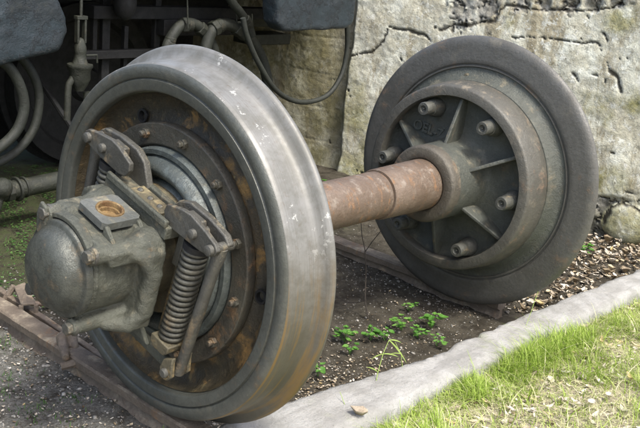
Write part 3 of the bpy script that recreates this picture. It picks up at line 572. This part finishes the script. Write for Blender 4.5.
a_ = A(318, -20, 1.41); t = MB(); t.box(a_[0]-.12, a_[0]+.12, 1.40, 1.66, 1.005, 1.03); t.build('tank_bracket', M['black'], lo)
# hose couplings
for (u, v, du, dv, r, Yc) in ((186, 25, 6, 0, .040, 1.75), (203, 31, 5, 5, .036, 1.75), (217, 27, 6, -3, .042, 1.72), (240, 31, 6, 5, .040, 1.72), (170, 42, 1, -6, .034, 1.75), (247, 22, 3, 5, .029, 1.66)):
    t = MB()
    for q, rr in ((-.6, .78), (-.2, 1.), (.45, 1.)): pass
    a_, b_ = A(u-du*.8, v-dv*.8, Yc), A(u+du*.8, v+dv*.8, Yc); m_ = (a_+b_)/2; t.tube([a_, m_], r, 6); t.tube([m_, b_], r*.86, 18)
    t.build('hose_coupling', M['fit'], lo, bevel=.004, disp=.004, dscale=.02)
# drain valve
Yv = 1.62
def vz(px, py): return A(px, py, Yv)
t = MB(); c = vz(80, 66); up = np.array([0, 0, 1.])
def zring(m, c, prof, n=24):
    vs = [(c[0]+r*math.cos(2*PI*k/n), c[1]+r*math.sin(2*PI*k/n), c[2]+z) for z, r in prof for k in range(n)]
    m.add(vs, [(i*n+k, i*n+(k+1) % n, (i+1)*n+(k+1) % n, (i+1)*n+k) for i in range(len(prof)-1) for k in range(n)]); return m
zring(t, c, [(-.11, 0.001), (-.108, .02), (-.09, .028), (-.075, .036), (-.055, .045), (-.02, .046), (-.006, .054), (0, .056), (.008, .055), (.012, .035), (.03, .027), (.055, .024), (.065, .027), (.085, .025), (.10, .02), (.118, .013), (.125, .001)])
vb = t.build('drain_valve', M['fit'], lo, smooth=50, disp=.008, dscale=.03, label='brass-green drain valve hanging beside the blue-grey box')
t = MB(); p = c+up*.12
for s in (-1, 1): t.box(p[0]+s*.018-.005, p[0]+s*.018+.005, p[1]-.012, p[1]+.012, p[2]-.02, p[2]+.085)
t.box(p[0]-.026, p[0]+.026, p[1]-.014, p[1]+.014, p[2]+.08, p[2]+.095); t.tube([p+up*.09, p+up*.17], .007, 8); t.tube([p+up*.165+[-.07, 0, 0], p+up*.165+[.05, 0, 0]], .006, 8); t.tube([c+np.array([.03, 0, .045]), c+np.array([.085, 0, .045]), c+np.array([.088, 0, .01])], .005, 8)
t.build('valve_yoke', M['fit'], vb, bevel=.002)
t = MB(); t.tube([c+np.array([-.02, 0, -.03]), vz(69, 84), vz(68, 90), vz(67, 120)], .015, 12); t.build('drain_pipe', M['fit'], vb); t = MB(); t.tube([vz(88, 92), vz(88, 140)], .022, 12); t.build('drain_pipe', M['fit'], vb)
# round buffer-like pot, brackets and hangers in the dark
t = MB(); t.ball(A(125, 2, 1.8), (.055, .055, .085), 12); t.build('cylinder_pot', M['black'], lo, smooth=80)
t = MB()
for u, v0, v1, w in ((108, -20, 95, .022), (127, 26, 90, .012), (160, -20, 60, .018), (96, 10, 60, .012)):
    a_ = A(u, v0, 1.9); b_ = A(u, v1, 1.9); t.box(a_[0]-w, a_[0]+w, a_[1], a_[1]+.03, b_[2], a_[2])
a_ = A(85, 56, 1.85); b_ = A(240, 36, 1.9); t.box(a_[0], a_[0]+.5, 1.86, 1.9, a_[2]-.02, a_[2]+.02); t.box(1.1, 2.4, 1.86, 1.95, .80, .86); t.box(1.5, 2.0, 1.84, 1.90, .72, .80)
t.build('bracket_frame', M['black'], lo, bevel=.003)
for u, v0, v1 in ((236, -10, 30), (252, 14, 60), (187, -10, 28)): t = MB(); t.tube([A(u, v0, 1.7), A(u+1, v1, 1.7)], .004, 8); t.build('thin_pipe', M['fit'], lo)
t = MB(); a_ = A(256, 40, 2.0); t.box(a_[0]-.03, 2.6, 2.0, 2.16, a_[2]-.03, a_[2]+.03); a_ = A(256, 18, 2.0); t.box(a_[0]-.03, 2.6, 2.0, 2.16, a_[2]-.05, a_[2]+.01); t.build('cross_member', M['fit'], lo, bevel=.004)
# locomotive wheels deep in the shade
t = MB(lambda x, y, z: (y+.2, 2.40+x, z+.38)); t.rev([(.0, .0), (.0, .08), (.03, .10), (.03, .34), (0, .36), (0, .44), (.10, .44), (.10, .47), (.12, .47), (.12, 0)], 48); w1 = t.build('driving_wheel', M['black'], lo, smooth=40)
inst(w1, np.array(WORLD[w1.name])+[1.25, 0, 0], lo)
# ---------------------------------------------------------------- stuff: gravel, litter, grass, ground cover
def onground(x, y): return gz(x, y)
def soup(name, mat, label, VS, FS, tone, cat=None):
    me = bpy.data.meshes.new(name); me.from_pydata(VS, [], FS); me.materials.append(mat); me.shade_smooth(); setattr_(me, 'tone', tone)
    o = bpy.data.objects.new(name, me); COL.objects.link(o); return tag(o, label, cat, kind='stuff')
def free(x, y): return y > lerp(KF, x)+.01 and x < 2.95-.2*y
ico = [(0, 0, 1), (.894, 0, .447), (.276, .851, .447), (-.724, .526, .447), (-.724, -.526, .447), (.276, -.851, .447), (.724, .526, -.447), (-.276, .851, -.447), (-.894, 0, -.447), (-.276, -.851, -.447), (.724, -.526, -.447), (0, 0, -1)]
icf = [(0, 1, 2), (0, 2, 3), (0, 3, 4), (0, 4, 5), (0, 5, 1), (1, 6, 2), (2, 7, 3), (3, 8, 4), (4, 9, 5), (5, 10, 1), (6, 7, 2), (7, 8, 3), (8, 9, 4), (9, 10, 5), (10, 6, 1), (6, 11, 7), (7, 11, 8), (8, 11, 9), (9, 11, 10), (10, 11, 6)]
VS, FS, T = [], [], []
def region():
    r = random.random()
    if r < .42: return random.uniform(-.55, .25), random.uniform(-.15, 1.1)
    if r < .85: return random.uniform(.15, 1.55), random.uniform(-.3, 1.3)
    return random.uniform(1.3, 2.9), random.uniform(-.45, .9)
cnt = 0
while cnt < 9000:
    x, y = region()
    if not free(x, y): continue
    cnt += 1; r = random.uniform(.0012, .0042)*(1 if random.random() < .93 else 2.2); a = random.uniform(0, PI); z = onground(x, y); n0 = len(VS); ax, ay, az_ = r*random.uniform(.8, 1.5), r*random.uniform(.6, 1.1), r*random.uniform(.4, .8)
    for u, v, w in ico:
        u, v = u*ax*random.uniform(.85, 1.1), v*ay; VS.append((x+u*math.cos(a)-v*math.sin(a), y+u*math.sin(a)+v*math.cos(a), z+az_*.4+w*az_))
    FS += [tuple(i+n0 for i in f) for f in icf]; T += [random.betavariate(1.3, 1.5 if x < .3 else 3)]*12
soup('gravel', M['gravel'], 'loose grey grit and small stones scattered on the soil', VS, FS, T)
def leaf(VS, FS, T, x, y, z, L, wd, a, tone, curl=.4, tilt=.3):
    n0 = len(VS); ca, sa = math.cos(a), math.sin(a)
    for i, u in enumerate((0, .3, .65, 1.)):
        w = wd*(.25, 1., .8, .05)[i]
        for s in (-1, 0, 1):
            zz_ = curl*L*(u-.5)**2*1.6+abs(s)*w*curl*.6+tilt*L*u*.5
            lx, ly = (u-.5)*L, s*w/2; VS.append((x+lx*ca-ly*sa, y+lx*sa+ly*ca, z+zz_+.001)); T.append(tone)
    for i in range(3):
        for s in range(2): k = n0+i*3+s; FS.append((k, k+1, k+4, k+3))
VS, FS, T = [], [], []
cnt = 0
while cnt < 3800:
    r = random.random()
    if r < .50: x, y = random.uniform(1.65, 2.95), random.gauss(-.12, .16)
    elif r < .68: x, y = random.gauss(.55, .25), random.gauss(-.14, .06)
    elif r < .85: x, y = random.uniform(.2, 1.5), random.uniform(-.3, .9)
    else: x, y = random.uniform(-.4, .1), random.uniform(0, .9)
    if not free(x, y) or y > 1.2: continue
    cnt += 1; big = x > 1.6; L = random.uniform(.003, .012)*(random.choice((1, 1.6, 3.6)) if big else 1)
    leaf(VS, FS, T, x, y, onground(x, y)+random.uniform(0, .012 if big else .003), L, L*random.uniform(.25, .9), random.uniform(0, 6.3), random.betavariate(1.3, 1.4 if big else 1.6), random.uniform(.1, 1.6), random.uniform(-.8, .9))
cnt = 0
while cnt < 1500:
    x = random.uniform(.2, 2.9); y = lerp(KN, x)-abs(random.gauss(.0, .28))-.01
    cnt += 1; L = random.choice((random.uniform(.004, .012), random.uniform(.006, .03), random.uniform(.02, .05))); leaf(VS, FS, T, x, y, onground(x, y)+random.uniform(.002, .015), L, L*random.uniform(.3, .6), random.uniform(0, 6.3), random.betavariate(2.2, 1.2), random.uniform(.2, 1.), random.uniform(-.2, .5))
soup('leaf_litter', M['litter'], 'dry brown and straw-coloured leaf litter on the ground', VS, FS, T)
def blade(VS, FS, T, x, y, z, h, w, a, bend, tone, seg=4):
    n0 = len(VS); dx, dy = math.cos(a), math.sin(a)
    for i in range(seg+1):
        u = i/seg; ww = w*(1-u)**.7/2+.00015; off = bend*h*u*u; zz_ = z+h*u*(1-.35*bend*u)
        VS += [(x+dx*off-dy*ww, y+dy*off+dx*ww, zz_), (x+dx*off+dy*ww, y+dy*off-dx*ww, zz_)]; T += [tone]*2
    for i in range(seg): k = n0+2*i; FS.append((k, k+1, k+3, k+2))
VS, FS, T = [], [], []
cnt = 0
while cnt < 60000:
    x = random.uniform(.0, 3.2); y = lerp(KN, x)-random.uniform(.01, 1.0) if random.random() < .7 else lerp(KN, x)-random.uniform(.008, .10)
    dn = fb(x*3.3, y*3.3, 11)+.35*fb(x*11, y*11, 12)
    if dn < -.12 and random.random() < .5: cnt += 0.25; continue
    cnt += 1; dry = random.random() < (.22+.42*(dn < .02)); h = random.uniform(.022, .075)*(1+.5*max(0, dn)*2)*(1 if random.random() < .95 else 1.3)
    tone = random.uniform(.7, 1.) if dry else random.uniform(.05, .62)
    if dry and random.random() < .82: blade(VS, FS, T, x, y, onground(x, y)+random.uniform(.004, .02), h*.28, .0024, random.uniform(0, 6.3), random.uniform(2.5, 6.), tone)
    else: blade(VS, FS, T, x, y, onground(x, y)-.003, h, random.uniform(.0014, .0034), random.gauss(2.5+2*fb(x*2, y*2, 50), 1.2), random.uniform(.2, 1.3), tone)
for k in range(1500):
    x = random.uniform(.0, 3.2); y = lerp(KN, x)-random.uniform(.01, 1.0)
    if fb(x*3.3, y*3.3, 11) < -.05 and random.random() < .5: continue
    blade(VS, FS, T, x, y, onground(x, y)-.003, random.uniform(.05, .11), random.uniform(.003, .0055), random.uniform(0, 6.3), random.uniform(.3, 1.3), random.choice((random.uniform(.2, .6), random.uniform(.75, 1))), 6)
soup('lawn_grass', M['grass'], 'short sunlit green and straw-coloured grass in front of the kerb', VS, FS, T)
VS, FS, T = [], [], []
cnt = 0
while cnt < 9000:
    x, y = random.uniform(.0, 1.9), random.uniform(.85, 2.5)
    if fb(x*4, y*4, 5)+.4*fb(x*15, y*15, 6) < -.05: cnt += .3; continue
    cnt += 1; L = random.uniform(.006, .016); leaf(VS, FS, T, x, y, onground(x, y)+random.uniform(0, .02), L, L*.6, random.uniform(0, 6.3), random.random(), .3, random.uniform(0, .8))
for (cx_, cy_, rr, nn) in ((*at(38, 408, 2, -.07)[:2], .03, 60), (*at(5, 395, 2, -.07)[:2], .03, 40), (*at(60, 425, 2, -.07)[:2], .05, 40), (*at(75, 400, 2, -.07)[:2], .02, 30), (*at(20, 375, 2, -.07)[:2], .04, 40), (*at(3, 345, 2, -.07)[:2], .03, 60), (*at(5, 300, 2, -.07)[:2], .1, 80), (*at(20, 250, 2, -.07)[:2], .15, 150)):
    for k in range(nn):
        x, y = random.gauss(cx_, rr), random.gauss(cy_, rr); blade(VS, FS, T, x, y, onground(x, y), random.uniform(.008, .02), .0025, random.uniform(0, 6.3), .8, random.uniform(.4, 1), 2)
soup('ground_cover', M['moss'], 'low dark green ground cover in the shade beside the locomotive', VS, FS, T)
random.seed(5)
# ---------------------------------------------------------------- single plants
def weed(px, py, nl, sz, label, seed):
    random.seed(seed); sz *= 1.45; nl = int(nl*1.3); P = at(px, py, 2, -.06); V_, F_, T_ = [], [], []
    for k in range(nl):
        a = random.uniform(0, 6.3); r = random.uniform(.3, 1)*sz*1.4; z = P[2]+random.uniform(.3, 1.1)*sz; x, y = P[0]+r*math.cos(a), P[1]+r*math.sin(a)
        L = sz*random.uniform(.6, 1.1); leaf(V_, F_, T_, x, y, z, L, L*random.uniform(.45, .8), a+random.uniform(-.6, .6), random.random(), .5, random.uniform(-.3, .3))
        n0 = len(V_); q = ((x+P[0])/2, (y+P[1])/2, (z+P[2])/2+.004); w = .0007
        V_ += [(P[0]-w, P[1], P[2]-.01), (P[0]+w, P[1], P[2]-.01), (q[0]+w, q[1], q[2]), (q[0]-w, q[1], q[2]), (x+w, y, z), (x-w, y, z)]; T_ += [.3]*6; F_ += [(n0, n0+1, n0+2, n0+3), (n0+3, n0+2, n0+4, n0+5)]
    me = bpy.data.meshes.new('weed'); me.from_pydata(V_, [], F_); me.materials.append(M['weed']); me.shade_smooth(); setattr_(me, 'tone', T_)
    o = bpy.data.objects.new('weed', me); COL.objects.link(o); tag(o, label, 'weed', 'small weeds on the soil between the wheels')
for i, (px, py, nl, sz, lb) in enumerate([(418, 336, 12, .018, 'weed between the grass stalk and the chipped kerb edge'), (345, 340, 16, .022, 'leafy weed nearest the dead twig, left of the tall grass stalk'), (371, 338, 11, .020, 'small weed just left of the tall grass stalk'),
        (402, 328, 13, .022, 'weed right behind the tall grass stalk'), (432, 326, 16, .024, 'broad-leaved weed at the foot of the far wheel, rightmost between the wheels'), (409, 309, 8, .014, 'tiny weed in the shade below the far wheel'), (437, 344, 9, .018, 'weed touching the kerb where its edge is chipped'),
        (318, 374, 7, .018, 'lone weed close to the near wheel tread above the kerb'), (586, 253, 10, .022, 'dark green weed among leaf litter between far wheel and wall'), (350, 352, 9, .016, 'low weed closest to the kerb, left of the grass stalk'), (385, 338, 9, .018, 'weed at the base of the grass stalk'), (322, 190, 12, .03, 'green weed at the wall foot above the near end of the axle')]): weed(px, py, nl, sz, lb, 100+i)
random.seed(5)
def stalk(name, pts, r, label, blades=(), head=None):
    r *= .75
    P = [np.array(p) for p in pts]; m = MB(); m.tube(P, [r*1.5*(1-.5*i/len(P)) for i in range(len(P))], 6)
    for (i, d, L, w) in blades:
        p = P[i]; d = np.array(d, float); d /= np.linalg.norm(d); sd_ = np.cross(d, CF); sd_ /= np.linalg.norm(sd_); n = 6; vs = []
        for k in range(n+1):
            u = k/n; c = p+d*L*u+np.array([0, 0, -1.])*L*.35*u*u; ww = w*math.sin(PI*min(1, .12+u*.88))*.5+.0002; vs += [c-sd_*ww, c+sd_*ww]
        m.add(vs, [(2*k, 2*k+1, 2*k+3, 2*k+2) for k in range(n)])
    if head:
        for k in range(head): p = P[-1]+(P[-2]-P[-1])*k*.12; m.ball(p+np.array([random.uniform(-.002, .002)]*3), (.0015, .0015, .003), 4)
    ob = m.build(name, M['grass_stalk'], smooth=80); setattr_(ob.data, 'tone', [.8]*len(ob.data.vertices)); return tag(ob, label, 'grass stalk')
g0 = at(378, 395, 2, -.04); Yk = g0[1]
stalk('grass_stalk', [at(372, 405, 1, Yk), at(374, 392, 1, Yk), at(378, 372, 1, Yk+.02), at(383, 354, 1, Yk+.03), at(389, 340, 1, Yk+.04)], .0014, 'tall green grass stalk with long blades bending over the kerb', [(4, CR*.6-CU*.5, .075, .0045), (4, CR*.9+CU*.1, .04, .004), (3, CR*.8+CU*.1, .05, .0035), (2, CU*.5+CR*-.6, .045, .003), (3, -CR*.7-CU*.1, .035, .003)])
stalk('grass_stalk', [at(399, 412, 1, Yk), at(401, 392, 1, Yk), at(403, 372, 1, Yk+.01), at(401, 354, 1, Yk+.03), at(395, 342, 1, Yk+.05)], .0011, 'second grass stalk standing just right of the tallest one at the kerb', [(3, -CR*.6+CU*.2, .035, .003), (2, CR*.6+CU*.5, .04, .003), (1, CR*.5+CU*.8, .035, .003)])
g0 = at(480, 345, 2, .0)
stalk('grass_stalk', [at(521, 340, 1, g0[1]-.02)*0+at(522, 337, 1, g0[1]-.03), at(530, 315, 1, g0[1]-.02), at(538, 292, 1, g0[1])], .0009, 'thin grass stalk with a seed head in front of the far wheel foot', head=7)
stalk('grass_stalk', [at(352, 425, 2, -.04), at(346, 408, 2, .0), at(340, 392, 2, .03)], .0011, 'short grass stalk at the near end of the kerb', [(1, CR*.5-CU*.2, .03, .004)])
stalk('grass_stalk', [at(163, 428, 2, -.06), at(166, 420, 2, -.04), at(168, 408, 2, -.02)], .0016, 'single bright grass blade against the near wheel foot', [(1, CR*.3+CU, .02, .006)])
# dead twig
tb = at(368, 318, 2, -.07); Xt = tb[0]
tw = MB()
def T3(u, v, dx=0): return at(u, v, 0, Xt+dx)
tw.tube([T3(368, 318), T3(365, 300), T3(366, 270), T3(365, 250), T3(362, 236), T3(361, 222)], [.0028, .0026, .0024, .002, .0018, .0015], 6)
tw.tube([T3(365, 252), T3(372, 242), T3(380, 232), T3(383, 226)], [.0018, .0016, .0013, .001], 6)
tw.tube([T3(366, 300), T3(356, 303), T3(346, 302), T3(336, 296)], [.002, .002, .0018, .001], 6)
tag(tw.build('dead_twig', M['twig']), 'thin dead brown twig standing in the soil below the axle', 'twig')
# curled brown leaf on the kerb foot and one pale chip
VS, FS, T = [], [], []
p = at(358, 418, 2, .0); leaf(VS, FS, T, p[0], p[1], p[2], .05, .036, 2.2, .45, 1.0, .5)
me = bpy.data.meshes.new('dead_leaf'); me.from_pydata(VS, [], FS); me.materials.append(M['litter']); me.shade_smooth(); setattr_(me, 'tone', T)
o = bpy.data.objects.new('dead_leaf', me); COL.objects.link(o); tag(o, 'curled brown dead leaf at the near foot of the kerb', 'leaf'); sol = o.modifiers.new('thick', 'SOLIDIFY'); sol.thickness = .0008
